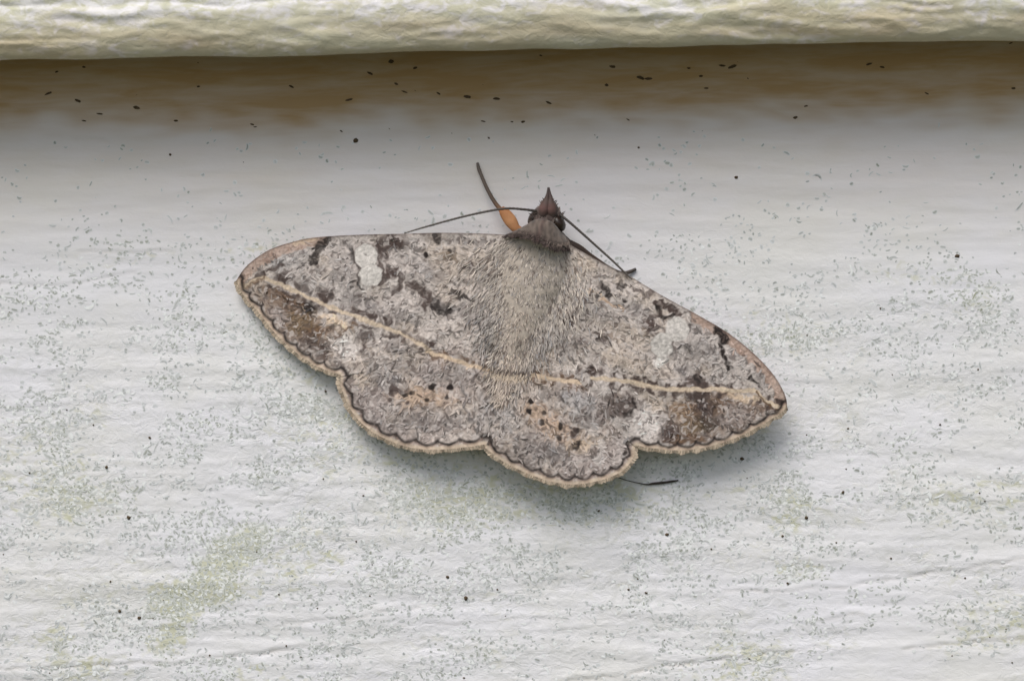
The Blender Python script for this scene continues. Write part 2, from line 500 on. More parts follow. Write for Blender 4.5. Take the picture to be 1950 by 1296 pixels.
for i, (x, y, r) in enumerate(allspecks):
    c = on_board(x, y)
    k = rs.uniform(0.8, 1.5) if y > 260 else rs.uniform(1.3, 3.4)
    v_, f_ = bead(c, r * PX * k ** .5 * (0.85 if y > 260 else .55), r * PX / k ** .5 * (0.85 if y > 260 else .5), min(r, 4) * PX * (0.8 if y > 260 else 0.4), rs.uniform(-0.7, 0.4), i)
    sv += v_; sf += [tuple(q + base for q in f) for f in f_]; base += len(v_)
sp_ = mesh_obj('dirt_specks', np.array(sv), np.array(sf), M_SPECK, low_board)
sp_.location = (0, 0, EXPO - LIP_Z)
tag(sp_, kind='stuff')

# ---- mildew: thousands of short flecks lying on the paint
def mildew():
    rr = np.random.default_rng(77)
    n = 115000
    X = rr.uniform(-60, 2010, n); Y = rr.uniform(110, 1340, n)
    mott = fbm(X / 150, Y / 75, 221, 5, .7)
    den = smooth(350, 800, Y - 0.06 * (X - 975) * 0) * 0.52 + 0.035
    den = den * np.clip(0.55 + 2.0 * mott, 0.03, 2.2)
    side = smooth(1380, 1700, X) * smooth(640, 800, Y) * 0.6 + smooth(700, 1000, X) * smooth(1150, 1230, Y) * 0.5
    den = den * (1 - side)
    den = den + 0.30 * np.clip(0.5 + mott, 0, 1) * np.exp(-(((X - 1500) / 190) ** 2 + ((Y - 600) / 70) ** 2))
    al = np.zeros(n)
    for q_, (cx, cy, rx, ry, rot, s) in enumerate(ALGAE_AND_SHADE): al = al + (s if q_ < 3 else .65 * s) * ellipse(X, Y, cx, cy, rx * 1.5, ry * 1.5, rot)
    den = (den + 1.0 * np.clip(al, 0, 1)) * smooth(235, 300, Y + 25 * perlin(X / 80, Y / 80, 231))
    keep = rr.uniform(size=n) < den * 0.72
    X, Y, al, mott = X[keep], Y[keep], al[keep], mott[keep]
    n = len(X)
    L = rr.lognormal(1.6, .6, n).clip(2.2, 26); W = rr.lognormal(1.3, .35, n).clip(1.8, 7); L = np.maximum(L, W)
    ang = rr.normal(0, 0.75, n) + (rr.uniform(size=n) < 0.25) * rr.uniform(-1.5, 1.5, n)
    bow = rr.normal(0, 0.24, n) * L
    tone = rr.beta(1.3, 1.9, n)[:, None]
    g = np.clip(al * 1.3 + 0.12 + 0.3 * mott, 0, 1)[:, None]
    lightc = np.array((.60, .605, .585)); darkc = np.array((.21, .215, .185)); greenc = np.array((.25, .27, .07))
    lt = (rr.uniform(size=n) < .22 * smooth(420, 620, Y))[:, None]
    K = lightc * (1 - tone) + (darkc * (1 - g * .6) + greenc * g * .6) * tone
    rim = np.array((.745, .755, .765)) * (1 - g * .3) + np.array((.60, .60, .42)) * g * .3
    K = np.where(lt, np.array((.86, .86, .82)), K)
    c, s_ = np.cos(ang), np.sin(ang)
    prof = [(-1.0, 0.0), (-.6, -.85), (0., -1.), (.6, -.85), (1., 0.), (.6, .85), (0., 1.), (-.6, .85), (-.5, 0.), (.5, 0.)]
    V = []
    for (u, w) in prof:
        a = u * (L * .5 + 1.0); b = w * W * .62 + bow * (1 - u * u)
        V.append(np.stack([X + a * c - b * s_, Y + a * s_ + b * c], 1))
    V = np.stack(V, 1).reshape(-1, 2)
    P = loc(V[:, 0], V[:, 1], 0.0); cc = loc(X, Y, 0.0)
    P[:, 1] = -np.repeat(face_relief(cc[:, 0], cc[:, 2], 1, False)[0], 10)
    P[:, 1] -= np.where(np.arange(len(P)) % 10 >= 8, 0.016, 0.006) * MM
    k = np.repeat(rim[:, None, :], 10, axis=1); k[:, 8:] = K[:, None, :]
    b = np.arange(n)[:, None] * 10
    tri = np.concatenate([b + np.array([t_]) for t_ in ((0, 1, 8), (1, 2, 8), (2, 9, 8), (2, 3, 9), (3, 4, 9), (4, 5, 9), (5, 6, 9), (6, 8, 9), (6, 7, 8), (7, 0, 8))])
    o = mesh_obj('mildew_flecks', P, tri, M_FLECK, low_board, {'tint': k.reshape(-1, 3)})
    o.location = (0, 0, EXPO - LIP_Z)
    tag(o, kind='stuff')
mildew()

# ------------------------------------------------------------------ the moth
moth = bpy.data.objects.new('moth', None); col.objects.link(moth)
moth.location = ORIGIN; moth.rotation_euler = (-TILT, 0, 0); moth.empty_display_size = 0.01
tag(moth, 'mottled grey brown moth resting on white board with wings spread flat', 'moth')

A0 = np.array((1030., 470.)); AX = np.array((-.259, .966)); RX = np.array((.966, .259))
def axis_ab(X, Y):
    dx, dy = X - A0[0], Y - A0[1]
    return dx * AX[0] + dy * AX[1], dx * RX[0] + dy * RX[1]

def wing_h(X, Y):
    """height of the wing sheet over the board, metres"""
    a, b = axis_ab(X, Y)
    rb = np.sqrt(b * b + 45 ** 2) - 45
    left = b < 0
    t = np.clip(rb / 500, 0, 1.1)
    hl = 2.75 - 2.05 * t ** 0.85
    hr = 2.75 - 0.60 * t ** 0.95
    w = smooth(-60, 60, b)
    h = hl * (1 - w) + hr * w
    back = np.clip((a - 180) / 230, 0, 1.2)
    h = h - 0.30 * back * (1 - 0.45 * w) - 0.30 * smooth(60, -40, a) * smooth(60, 300, np.abs(b))
    # fan of folds from the wing root
    ang = np.arctan2(Y - 540, X - 1010)
    r = np.hypot(X - 1010, Y - 540)
    fold = np.sin(ang * 22 + 0.8 * perlin(X / 160, Y / 160, 5)) * 0.055 * smooth(90, 300, r)
    h = h + fold + 0.10 * perlin(X / 130, Y / 130, 9) + 0.03 * perlin(X / 40, Y / 40, 10)
    return np.maximum(h, 0.35) * MM

C = dict(base=alb(164, 154, 147), pale=alb(194, 184, 177), tan=alb(200, 177, 152), fringe=alb(196, 178, 156), dark=alb(74, 61, 56), brown=alb(92, 68, 48),
         grey=alb(106, 99, 96), black=alb(36, 28, 25), beige=alb(174, 158, 142), mauve=alb(148, 136, 130), disc=alb(198, 191, 183), olive=alb(104, 86, 66),
         orange=alb(180, 148, 118), blue=alb(142, 141, 141), pink=alb(168, 138, 120))

def wing_colour(X, Y, strokes, margin=None, hind=False, costa=None, nscal=8, texture=1.0):
    wx = X + 7 * perlin(X / 17, Y / 17, 101) + 3 * perlin(X / 7, Y / 7, 103)
    wy = Y + 7 * perlin(X / 17, Y / 17, 102) + 3 * perlin(X / 7, Y / 7, 104)
    a, b = axis_ab(X, Y)
    base = C['mauve'] * 1.06 if hind else C['base']
    c = np.broadcast_to(base, X.shape + (3,)).copy()
    def mix(col_, f):
        nonlocal c
        c = c * (1 - f[..., None]) + np.asarray(col_) * f[..., None]
    big = fbm(X / 90, Y / 90, 111, 3)
    mix(C['beige'], smooth(-0.1, 0.6, big) * 0.5)
    mix(C['grey'], smooth(0.05, 0.7, fbm(X / 55, Y / 55, 114, 3)) * 0.55)
    mix(C['pale'], smooth(0.1, 0.6, fbm(X / 48, Y / 48, 117, 3)) * 0.5)
    mix(C['beige'], np.exp(-(b / 150) ** 2) * 0.3)
    tone = lambda q: q
    def paint(kinds):
      for s in strokes:
        kind = s[0]
        if kind not in kinds: continue
        if kind == 'l':                     # line: pts, width, colour, alpha
            _, pts, w, cn, al = s[:5]
            P = spline(pts, 4 * len(pts)) if len(pts) > 2 else np.array(pts, float)
            k_ = 0.45 if cn in ('tan', 'fringe') else 1.0
            d, at = line_dist(X + k_ * (wx - X), Y + k_ * (wy - Y), P)
            w = w * (1.2 if cn in ('dark', 'black') else 1.0)
            f = (1 - smooth(w * 0.5 - 1.6, w * 0.5 + 2.2, d)) * min(1.0, al * 1.12)
            if cn in ('dark', 'black'): f = f * np.clip(1.0 + 0.5 * perlin(wx / 6, wy / 6, 173) - 0.15 * np.clip(d / (w * .5 + 1e-6), 0, 1), 0.45, 1)
            if len(s) > 5: f = f * smooth(-0.15, 0.2, perlin(at / s[5], at * 0 + w, 131))
            mix(tone(C[cn]), f)
        elif kind == 'b':                   # soft blotch: centre, rx, ry, rot, colour, alpha
            _, cx, cy, rx, ry, rot, cn, al = s
            cs, sn = math.cos(R(rot)), math.sin(R(rot))
            dx, dy = wx - cx, wy - cy
            q = np.hypot((dx * cs + dy * sn) / rx, (-dx * sn + dy * cs) / ry)
            mix(C[cn], (1 - smooth(0.45, 1.25, q + 0.35 * perlin(X / 13, Y / 13, 135))) * min(1.0, al * 1.25))
        elif kind == 'd':                   # crisp disc: centre, r, colour, alpha
            _, cx, cy, r, cn, al = s
            q = np.hypot(X + 0.5 * (wx - X) - cx, Y + 0.5 * (wy - Y) - cy)
            mix(tone(C[cn]), (1 - smooth(r - 1.6, r + 1.6, q)) * al)
    tone = lambda q: q
    paint('b')
    # fine scale texture: short light and dark strands fanning out from the wing root
    ang = np.arctan2(Y - 500, X - 1015); r = np.hypot(X - 1015, Y - 500)
    s1 = perlin(ang * r / 5.0 + 0, r / 11, 141) ; s2 = perlin(wx / 6, wy / 6, 143)
    s1 = perlin(X / 5.5 + 1.2 * perlin(X / 9, Y / 9, 144), Y / 5.5 + 1.2 * perlin(X / 9, Y / 9, 145), 142) * 0.7 + s2 * 0.6
    s3 = 1 - 2.2 * np.abs(perlin(wx / 13, wy / 13, 147))
    k = 1.0 + (0.52 * s1 + 0.32 * s3) * texture
    c = c * np.clip(k, 0.35, 1.9)[..., None]
    mix(C['dark'], smooth(0.20, 0.40, perlin(wx / 10, wy / 10, 151)) * 0.55 * texture)
    mix(C['pale'] * 1.15, smooth(0.22, 0.44, perlin(wx / 9, wy / 9, 153)) * 0.5 * texture)
    tone = lambda q: np.asarray(q) * np.clip(1 + 0.35 * s1, .5, 1.5)[..., None]
    paint('ld')
    if margin is not None:
        P = spline(margin, 120)
        d, at = line_dist(X, Y, P)
        L = np.linalg.norm(np.diff(P, axis=0), axis=1).sum()
        ph = at / L * nscal
        sca = np.abs(np.sin(math.pi * ph))                     # 1 mid-scallop, 0 at the cusps
        end = np.ones_like(d)
        mix(C['fringe'], (1 - smooth(8, 13, d)) * 0.85)
        mix(C['tan'] * 0.75, np.exp(-((d - 3 - perlin(at / 14, at * 0, 160) * 1.5) / 2.0) ** 2) * 0.5)
        gs_ = 1.3 if hind else 1.0
        pos = (17.0 - 7.5 * sca ** 0.8) * gs_ + 2.2 * perlin(at / 16, at * 0, 161)
        mix(C['pink'], np.exp(-((d - pos + 4) / 3) ** 2) * 0.4)
        mix(C['black'], np.exp(-((d - pos) / 3.5) ** 2) * (0.9 + 0.3 * perlin(at / 20, at * 0, 162)) * end)
        mix(C['black'], np.exp(-((d - 18) / 3.6) ** 2) * (sca < 0.22) * 0.75)
        c = c * np.clip(1 + 0.18 * perlin(at / 5, d / 14, 165) * (d < 18), 0.5, 1.5)[..., None]
    if costa is not None:
        d, at = line_dist(X, Y, spline(costa, 80))
        mix(C['dark'], np.exp(-(d / 3.2) ** 2) * 0.65)
    return np.clip(c, 0.006, 0.8)

def ruled(Acurve, Bcurve, nu, nv):
    A = spline(Acurve, nu); B = spline(Bcurve, nu)
    v = np.linspace(0, 1, nv)[None, :, None]
    return A[:, None, :] * (1 - v) + B[:, None, :] * v

def blades(roots, dirs, normals, lengths, widths, cols, bend, curl=None, Wd=(0.8, 1.0, 0.7, 0.0)):
    """tapered flat hairs as one mesh: arrays (n,3); lengths/widths in m; bend lifts the tip along the normal"""
    n = len(roots)
    side = np.cross(dirs, normals); side /= np.linalg.norm(side, axis=1, keepdims=True) + 1e-12
    T = [0.0, 0.4, 0.75, 1.0]
    vs = []
    for t, w in zip(T, Wd):
        p = roots + dirs * (lengths * t)[:, None] + normals * (bend * (t - t * t * 0.8))[:, None]
        if curl is not None: p = p + side * (curl * t * t)[:, None]
        if w > 0: vs += [p - side * (widths * w * 0.5)[:, None], p + side * (widths * w * 0.5)[:, None]]
        else: vs += [p]
    V = np.stack(vs, 1)                      # n,7,3
    b = np.arange(n)[:, None] * 7
    quads = np.concatenate([b + np.array([[0, 1, 3, 2]]), b + np.array([[2, 3, 5, 4]])])
    tris = b + np.array([[4, 5, 6]])
    return V.reshape(-1, 3), [quads, tris], np.repeat(cols, 7, axis=0)

def unit(v): return v / (np.linalg.norm(v, axis=-1, keepdims=True) + 1e-12)

def fringe(name, margin, off, parent, n, seed, length=3.5):
    rr = np.random.default_rng(seed)
    P = spline(margin, n * 4)
    t = np.clip((np.arange(n) + rr.uniform(-.4, .4, n)) / n, 0, 0.999)
    i = (t * (len(P) - 2)).astype(int)
    p = P[i]; tan = unit(P[i + 1] - P[i]); nor = np.stack([-tan[:, 1], tan[:, 0]], 1)
    cen = np.array((985., 600.))
    nor *= np.sign(((p - cen) * nor).sum(1))[:, None]
    root = p - nor * 4.0
    Lp = length * rr.uniform(0.4, 1.5, n) * (.35 + .6 * np.abs(np.sin(math.pi * t * 9)) + .5 * perlin(t * 23, t * 0, seed)) + 4
    tip = root + (nor + tan * rr.normal(0, .18, n)[:, None]) * Lp[:, None]
    h0 = wing_h(root[:, 0], root[:, 1]) + off + 0.05 * MM
    h1 = wing_h(tip[:, 0], tip[:, 1]) + off - 0.02 * MM
    a = loc(root[:, 0], root[:, 1], h0); b = loc(tip[:, 0], tip[:, 1], np.maximum(h1, 0.15 * MM))
    d = b - a; L = np.linalg.norm(d, axis=1); d = d / L[:, None]
    nm = np.tile(np.array((0., -1., 0.)), (n, 1)) + rr.normal(0, .15, (n, 3))
    cl = C['fringe'][None] * (rr.uniform(0.55, 1.15, n) * (1 - .4 * (np.abs(np.sin(math.pi * t * 9)) < .3)))[:, None]
    cl = np.where(rr.uniform(size=n)[:, None] < 0.12, C['tan'][None] * 0.6, cl)
    V, F, K = blades(a, d, nm, L, np.full(n, 4.2 * PX) * rr.uniform(.7, 1.3, n), cl, np.full(n, 0.02 * MM))
    tag(mesh_obj(name, V, F, M_FUR, parent, {'tint': K}), kind='stuff')

def wing(name, Ac, Bc, nu, nv, off, strokes, margin, hind=False, costa=None, nscal=8, seed=0, dip=0.0):
    G = ruled(Ac, Bc, nu, nv)
    X, Y = G[..., 0], G[..., 1]
    h = wing_h(X, Y) + off - dip * MM * smooth(895, 935, X)
    # scale relief
    h = h + 0.016 * MM * perlin(X / 6, Y / 6, 142) + 0.008 * MM * perlin(X / 3, Y / 3, 171)
    V = loc(X, Y, h).reshape(-1, 3)
    K = wing_colour(X, Y, strokes, margin, hind, costa, nscal).reshape(-1, 3)
    F = grid_faces(nu, nv)
    # outward (toward camera, -y) facing
    e = np.cross(V[F[nu * nv // 3, 1]] - V[F[nu * nv // 3, 0]], V[F[nu * nv // 3, 3]] - V[F[nu * nv // 3, 0]])
    if e[1] > 0: F = F[:, ::-1]
    ob = mesh_obj(name, V, F, M_WING, moth, {'tint': K})
    md = ob.modifiers.new('thickness', 'SOLIDIFY'); md.thickness = 0.02 * MM; md.offset = -1
    # strands of raised scales, light and dark, lying along the veins
    rr = np.random.default_rng(seed + 50)
    n = 1900 if not hind else 1250
    i = rr.integers(2, nu - 3, n); j = rr.integers(2, nv - 3, n)
    ar = np.linalg.norm(G[i, j + 1] - G[i, j], axis=1) * np.linalg.norm(G[i + 1, j] - G[i, j], axis=1)
    keep = rr.uniform(size=n) < ar / np.percentile(ar, 80)
    i, j = i[keep], j[keep]; p = G[i, j]; n = len(p)
    vein = np.arctan2(p[:, 1] - 500, p[:, 0] - 1015) + rr.normal(0, .75, n)
    L = rr.gamma(4, 2.6, n).clip(5, 20)
    q = p + np.stack([np.cos(vein), np.sin(vein)], 1) * L[:, None]
    keep = np.ones(n, bool)
    for e in (p, q, (p + q) / 2):
        for s in strokes:
            if s[0] == 'd': keep &= np.hypot(e[:, 0] - s[1], e[:, 1] - s[2]) > s[3] + 1
            if s[0] == 'l' and s[4] >= .8: keep &= line_dist(e[:, 0], e[:, 1], s[1])[0] > s[2] * .5 + 1
        keep &= line_dist(e[:, 0], e[:, 1], spline(margin, 60))[0] > 20
        if costa: keep &= line_dist(e[:, 0], e[:, 1], spline(costa, 40))[0] > 8
    p, q, vein, L = p[keep], q[keep], vein[keep], L[keep]; n = len(p)
    a = loc(p[:, 0], p[:, 1], wing_h(p[:, 0], p[:, 1]) + off + 0.012 * MM); b = loc(q[:, 0], q[:, 1], wing_h(q[:, 0], q[:, 1]) + off + 0.03 * MM)
    d = b - a; Lw = np.linalg.norm(d, axis=1); d /= Lw[:, None]
    nm = np.tile(np.array((0., -1., 0.)), (n, 1)) + rr.normal(0, .12, (n, 3)); nm = unit(nm - d * (nm * d).sum(1)[:, None])
    bc = wing_colour(p[:, 0], p[:, 1], strokes, margin, hind, None, nscal, 0.0)
    dk = rr.uniform(size=n)[:, None]
    bc = np.where(dk < .2, bc * .5, np.where(dk < .9, bc * 1.2 + .04, bc * 1.0 + .14)) * rr.uniform(.85, 1.15, n)[:, None]
    Vb, Fb, Kb_ = blades(a, d, nm, Lw, rr.uniform(2.4, 4.6, n) * PX, np.clip(bc, .01, .8), np.full(n, .01 * MM), rr.normal(0, .3, n) * Lw, (.3, 1., .9, 0.))
    tag(mesh_obj('scales', Vb, Fb, M_FUR, ob, {'tint': Kb_}), kind='stuff')
    fringe('fringe', margin, off, ob, 420 if not hind else 380, seed)
    return ob

# postmedial line through both wings of each side
PM_L = [(452, 540), (468, 545), (490, 531), (512, 532), (560, 553), (605, 574), (660, 597), (700, 611), (745, 628), (776, 640), (800, 653), (818, 668)]
PM_L2 = [(812, 668), (850, 680), (885, 692), (935, 706), (980, 712)]
PM_R = [(1128, 720), (1165, 722), (1200, 727), (1245, 737), (1290, 742), (1350, 741), (1400, 744), (1438, 744), (1458, 764), (1490, 776)]
PM_R2 = [(985, 713), (1025, 715), (1065, 724), (1100, 727), (1140, 730)]
FW_L_COSTA = [(992, 452), (950, 446), (850, 443), (760, 445), (680, 447), (600, 452), (555, 461), (510, 477), (470, 506), (447, 538)]
FW_L_MARG = [(447, 538), (462, 567), (490, 598), (520, 636), (560, 673), (600, 700), (643, 716)]
FW_L_INNER = [(1000, 560), (975, 602), (930, 640), (870, 662), (812, 668), (760, 683), (710, 705), (675, 712), (643, 716)]
FW_R_COSTA = [(1070, 458), (1100, 474), (1150, 502), (1200, 526), (1260, 562), (1330, 600), (1390, 636), (1440, 677), (1475, 716), (1495, 752), (1500, 780)]
FW_R_MARG = [(1500, 780), (1478, 797), (1440, 819), (1400, 838), (1350, 854), (1300, 861), (1250, 858), (1214, 852)]
FW_R_INNER = [(1010, 560), (1030, 615), (1060, 675), (1100, 722), (1135, 762), (1165, 808), (1195, 838), (1214, 852)]
HW_L_MARG = [(644, 714), (643, 730), (650, 752), (664, 782), (690, 812), (722, 834), (770, 853), (820, 860), (880, 856), (922, 850)]
HW_R_MARG = [(1214, 850), (1208, 876), (1184, 902), (1140, 919), (1090, 926), (1040, 918), (990, 899), (950, 878), (922, 856)]

def marg_dir(m): return list(m)
S_FWL = [
    ('b', 690, 570, 45, 14, 30, 'grey', .5), ('b', 830, 520, 34, 16, 20, 'grey', .45), ('b', 900, 600, 50, 20, 30, 'grey', .5), ('b', 650, 520, 24, 30, 10, 'grey', .4), ('b', 770, 600, 40, 12, 25, 'grey', .45),
    ('b', 560, 610, 120, 45, 38, 'brown', .48), ('b', 640, 650, 60, 30, 30, 'tan', .25), ('b', 540, 500, 70, 20, -20, 'blue', .25),
    ('l', [(455, 530), (500, 490), (560, 466), (610, 456)], 22, 'pink', .55), ('l', [(560, 463), (600, 455)], 8, 'tan', .6),
    ('l', [(622, 455), (612, 466), (606, 480), (594, 496)], 13, 'black', .85), ('l', [(510, 518), (538, 506)], 5, 'dark', .8), ('l', [(542, 523), (556, 514)], 4, 'dark', .7),
    ('b', 750, 462, 34, 16, 5, 'dark', .9), ('b', 730, 478, 16, 16, 0, 'dark', .7), ('b', 742, 520, 22, 13, -20, 'dark', .9), ('l', [(765, 520), (760, 548), (748, 560)], 8, 'dark', .8),
    ('l', [(668, 478), (672, 500), (688, 510), (682, 536), (692, 552)], 6, 'black', .75), ('l', [(722, 470), (724, 500), (734, 524), (724, 540)], 6, 'dark', .8),
    ('d', 696, 487, 25, 'dark', .45), ('d', 706, 523, 25, 'dark', .45), ('d', 696, 487, 22.5, 'disc', 1), ('d', 706, 523, 22.5, 'disc', 1), ('l', [(690, 506), (714, 505)], 3, 'grey', .35), ('b', 696, 540, 12, 12, 0, 'disc', .9), ('d', 697, 483, 2.6, 'grey', .8),
    ('d', 811, 485, 5, 'black', 1), ('d', 856, 478, 5, 'black', .9), ('l', [(832, 448), (834, 462)], 10, 'black', .8), ('l', [(850, 486), (870, 496)], 12, 'olive', .6), ('b', 895, 507, 14, 10, 10, 'dark', .75),
    ('l', [(782, 540), (800, 552), (815, 560)], 15, 'dark', .85), ('l', [(815, 570), (812, 584)], 12, 'dark', .85), ('l', [(828, 578), (842, 596), (852, 592)], 14, 'black', .8),
    ('l', [(868, 556), (880, 564), (900, 568)], 9, 'black', .8), ('b', 850, 590, 24, 16, 20, 'grey', .6),
    ('b', 700, 590, 60, 14, 22, 'grey', .35), ('b', 620, 560, 22, 16, 20, 'dark', .7), ('b', 576, 548, 20, 8, 25, 'dark', .6),
    ('b', 560, 600, 60, 28, 40, 'brown', .45), ('b', 588, 586, 17, 17, 0, 'black', .8), ('b', 575, 618, 42, 24, 35, 'olive', .75), ('b', 600, 650, 34, 20, 30, 'dark', .6), ('b', 618, 632, 36, 14, 10, 'brown', .6),
    ('b', 545, 565, 40, 10, 28, 'brown', .6), ('b', 530, 600, 26, 16, 45, 'mauve', .6), ('b', 660, 660, 40, 26, 30, 'pale', .75), ('b', 616, 668, 12, 20, 20, 'dark', .6), ('b', 700, 640, 20, 12, 20, 'dark', .6),
    ('l', [(640, 640), (662, 622), (680, 618)], 5, 'brown', .7), ('b', 640, 612, 38, 8, 25, 'tan', .7), ('b', 755, 660, 40, 16, 10, 'grey', .55), ('b', 692, 660, 10, 18, 0, 'dark', .7),
    ('l', [(p[0] + 6, p[1] - 9) for p in PM_L[2:]] + [(812, 640)], 11, 'dark', .9, 20), ('l', [(p[0] - 4, p[1] + 9) for p in PM_L[2:]], 7, 'dark', .8, 14), ('l', PM_L, 6.5, 'tan', 1),
    ('l', PM_L, 4, 'fringe', 1), ('l', [(452, 534), (470, 545), (500, 528)], 5, 'brown', .6), ('l', [(770, 632), (800, 644), (815, 660)], 9, 'dark', .6),
    ('b', 900, 460, 60, 8, 0, 'grey', .5)]
S_FWR = [
    ('b', 1140, 600, 40, 14, 20, 'grey', .45), ('b', 1210, 590, 26, 16, 20, 'grey', .5), ('b', 1330, 670, 40, 18, 20, 'grey', .45), ('b', 1080, 660, 40, 24, 10, 'grey', .5), ('b', 1220, 690, 50, 10, 10, 'grey', .4),
    ('b', 1350, 795, 130, 50, -8, 'brown', .5), ('b', 1250, 700, 60, 20, 10, 'beige', .35),
    ('l', [(1330, 600), (1400, 645), (1450, 690), (1485, 735), (1495, 775)], 30, 'pink', .55), ('b', 1362, 622, 40, 10, 32, 'grey', .7), ('l', [(1364, 630), (1378, 638), (1384, 648)], 13, 'black', .95), ('l', [(1372, 644), (1376, 668), (1388, 700)], 8, 'black', .9),
    ('l', [(1250, 578), (1275, 584), (1290, 600)], 13, 'dark', .9), ('l', [(1252, 588), (1262, 604), (1285, 606)], 9, 'black', .85), ('b', 1236, 622, 16, 24, 10, 'dark', .85), ('l', [(1224, 602), (1262, 598)], 6, 'dark', .7),
    ('l', [(1315, 620), (1308, 636)], 6, 'black', .7), ('d', 1289, 628, 23, 'disc', .9), ('d', 1261, 657, 24, 'dark', .25), ('d', 1261, 657, 22, 'disc', .9), ('b', 1256, 685, 14, 14, 0, 'disc', .8), ('l', [(1285, 655), (1286, 672)], 4, 'dark', .7),
    ('d', 1189, 573, 5, 'black', .9), ('l', [(1152, 544), (1156, 558), (1164, 566)], 7, 'black', .85), ('l', [(1178, 540), (1190, 546)], 10, 'black', .8), ('l', [(1200, 545), (1222, 558), (1238, 558)], 6, 'dark', .7),
    ('b', 1104, 555, 18, 10, 15, 'dark', .6), ('l', [(1120, 552), (1145, 560), (1160, 575), (1185, 590)], 5, 'orange', .6), ('b', 1110, 500, 30, 14, 30, 'beige', .5),
    ('b', 1080, 608, 26, 9, 0, 'dark', .75), ('b', 1108, 648, 16, 10, 20, 'dark', .6), ('b', 1148, 640, 24, 12, 10, 'dark', .7), ('b', 1175, 620, 14, 10, 30, 'grey', .8),
    ('b', 1200, 640, 60, 26, 25, 'beige', .45), ('b', 1180, 680, 50, 16, 10, 'beige', .4), ('b', 1325, 724, 24, 16, 0, 'dark', .7), ('b', 1300, 705, 16, 12, 0, 'grey', .7), ('l', [(1325, 715), (1334, 738)], 7, 'black', .8),
    ('l', [(1430, 718), (1442, 730)], 6, 'black', .85), ('b', 1345, 770, 70, 34, -5, 'brown', .55), ('b', 1328, 752, 26, 14, 0, 'black', .7), ('b', 1342, 778, 22, 22, 0, 'dark', .8), ('b', 1300, 785, 26, 20, 10, 'orange', .25),
    ('b', 1275, 822, 26, 24, 10, 'dark', .75), ('b', 1325, 810, 34, 14, 0, 'olive', .7), ('b', 1355, 805, 26, 14, -20, 'black', .5), ('b', 1310, 835, 40, 12, 0, 'brown', .7), ('b', 1400, 790, 40, 20, -15, 'mauve', .5), ('b', 1440, 775, 30, 14, -25, 'brown', .4),
    ('b', 1232, 805, 34, 36, 20, 'pale', .85), ('b', 1250, 770, 24, 14, 10, 'beige', .6), ('b', 1180, 770, 40, 26, -15, 'dark', .7), ('l', [(1206, 758), (1204, 780), (1186, 792)], 6, 'black', .8), ('b', 1130, 772, 30, 20, 0, 'mauve', .5),
    ('l', [(p[0], p[1] - 8) for p in PM_R], 9, 'dark', .9, 16), ('l', [(p[0], p[1] + 10) for p in PM_R], 9, 'dark', .85, 15), ('b', 1125, 706, 30, 10, 5, 'dark', .8),
    ('l', PM_R, 7, 'tan', 1), ('l', PM_R, 4, 'fringe', 1), ('l', [(1438, 744), (1455, 765), (1468, 778), (1495, 776)], 5, 'brown', .8), ('b', 1420, 757, 34, 8, 8, 'tan', .6)]
S_HWL = [
    ('b', 840, 800, 60, 24, 0, 'grey', .5), ('b', 700, 790, 30, 30, 30, 'grey', .4), ('b', 880, 720, 30, 24, 0, 'grey', .5),
    ('b', 800, 755, 75, 20, 4, 'orange', .38), ('b', 740, 730, 40, 20, 20, 'grey', .7), ('b', 760, 800, 90, 26, 10, 'grey', .4), ('b', 700, 760, 40, 30, 40, 'mauve', .7), ('b', 800, 705, 70, 20, 10, 'grey', .4),
    ('l', [(742, 738), (752, 746)], 13, 'dark', .9), ('l', [(770, 752), (788, 748)], 7, 'black', .85), ('d', 823, 738, 6.5, 'black', .95), ('d', 826, 732, 5, 'black', .9), ('d', 858, 738, 7, 'black', 1), ('d', 852, 755, 5, 'black', .9), ('d', 814, 760, 5, 'black', .9),
    ('d', 775, 767, 4.5, 'dark', .9), ('d', 741, 760, 5, 'dark', .8), ('b', 890, 760, 14, 12, 0, 'dark', .6), ('l', [(852, 765), (844, 790), (834, 812)], 4, 'dark', .5), ('l', [(882, 735), (888, 775), (898, 800)], 6, 'grey', .7),
    ('l', [(728, 680), (738, 715), (736, 745)], 5, 'pale', .6), ('l', [(p[0], p[1] - 8) for p in PM_L2], 8, 'brown', .8, 16), ('l', PM_L2, 6.5, 'tan', 1), ('b', 930, 790, 30, 50, 10, 'blue', .32), ('l', [(905, 700), (906, 760)], 4, 'dark', .6),
    ('b', 690, 720, 30, 16, 20, 'beige', .5), ('b', 830, 675, 30, 9, 25, 'brown', .6)]
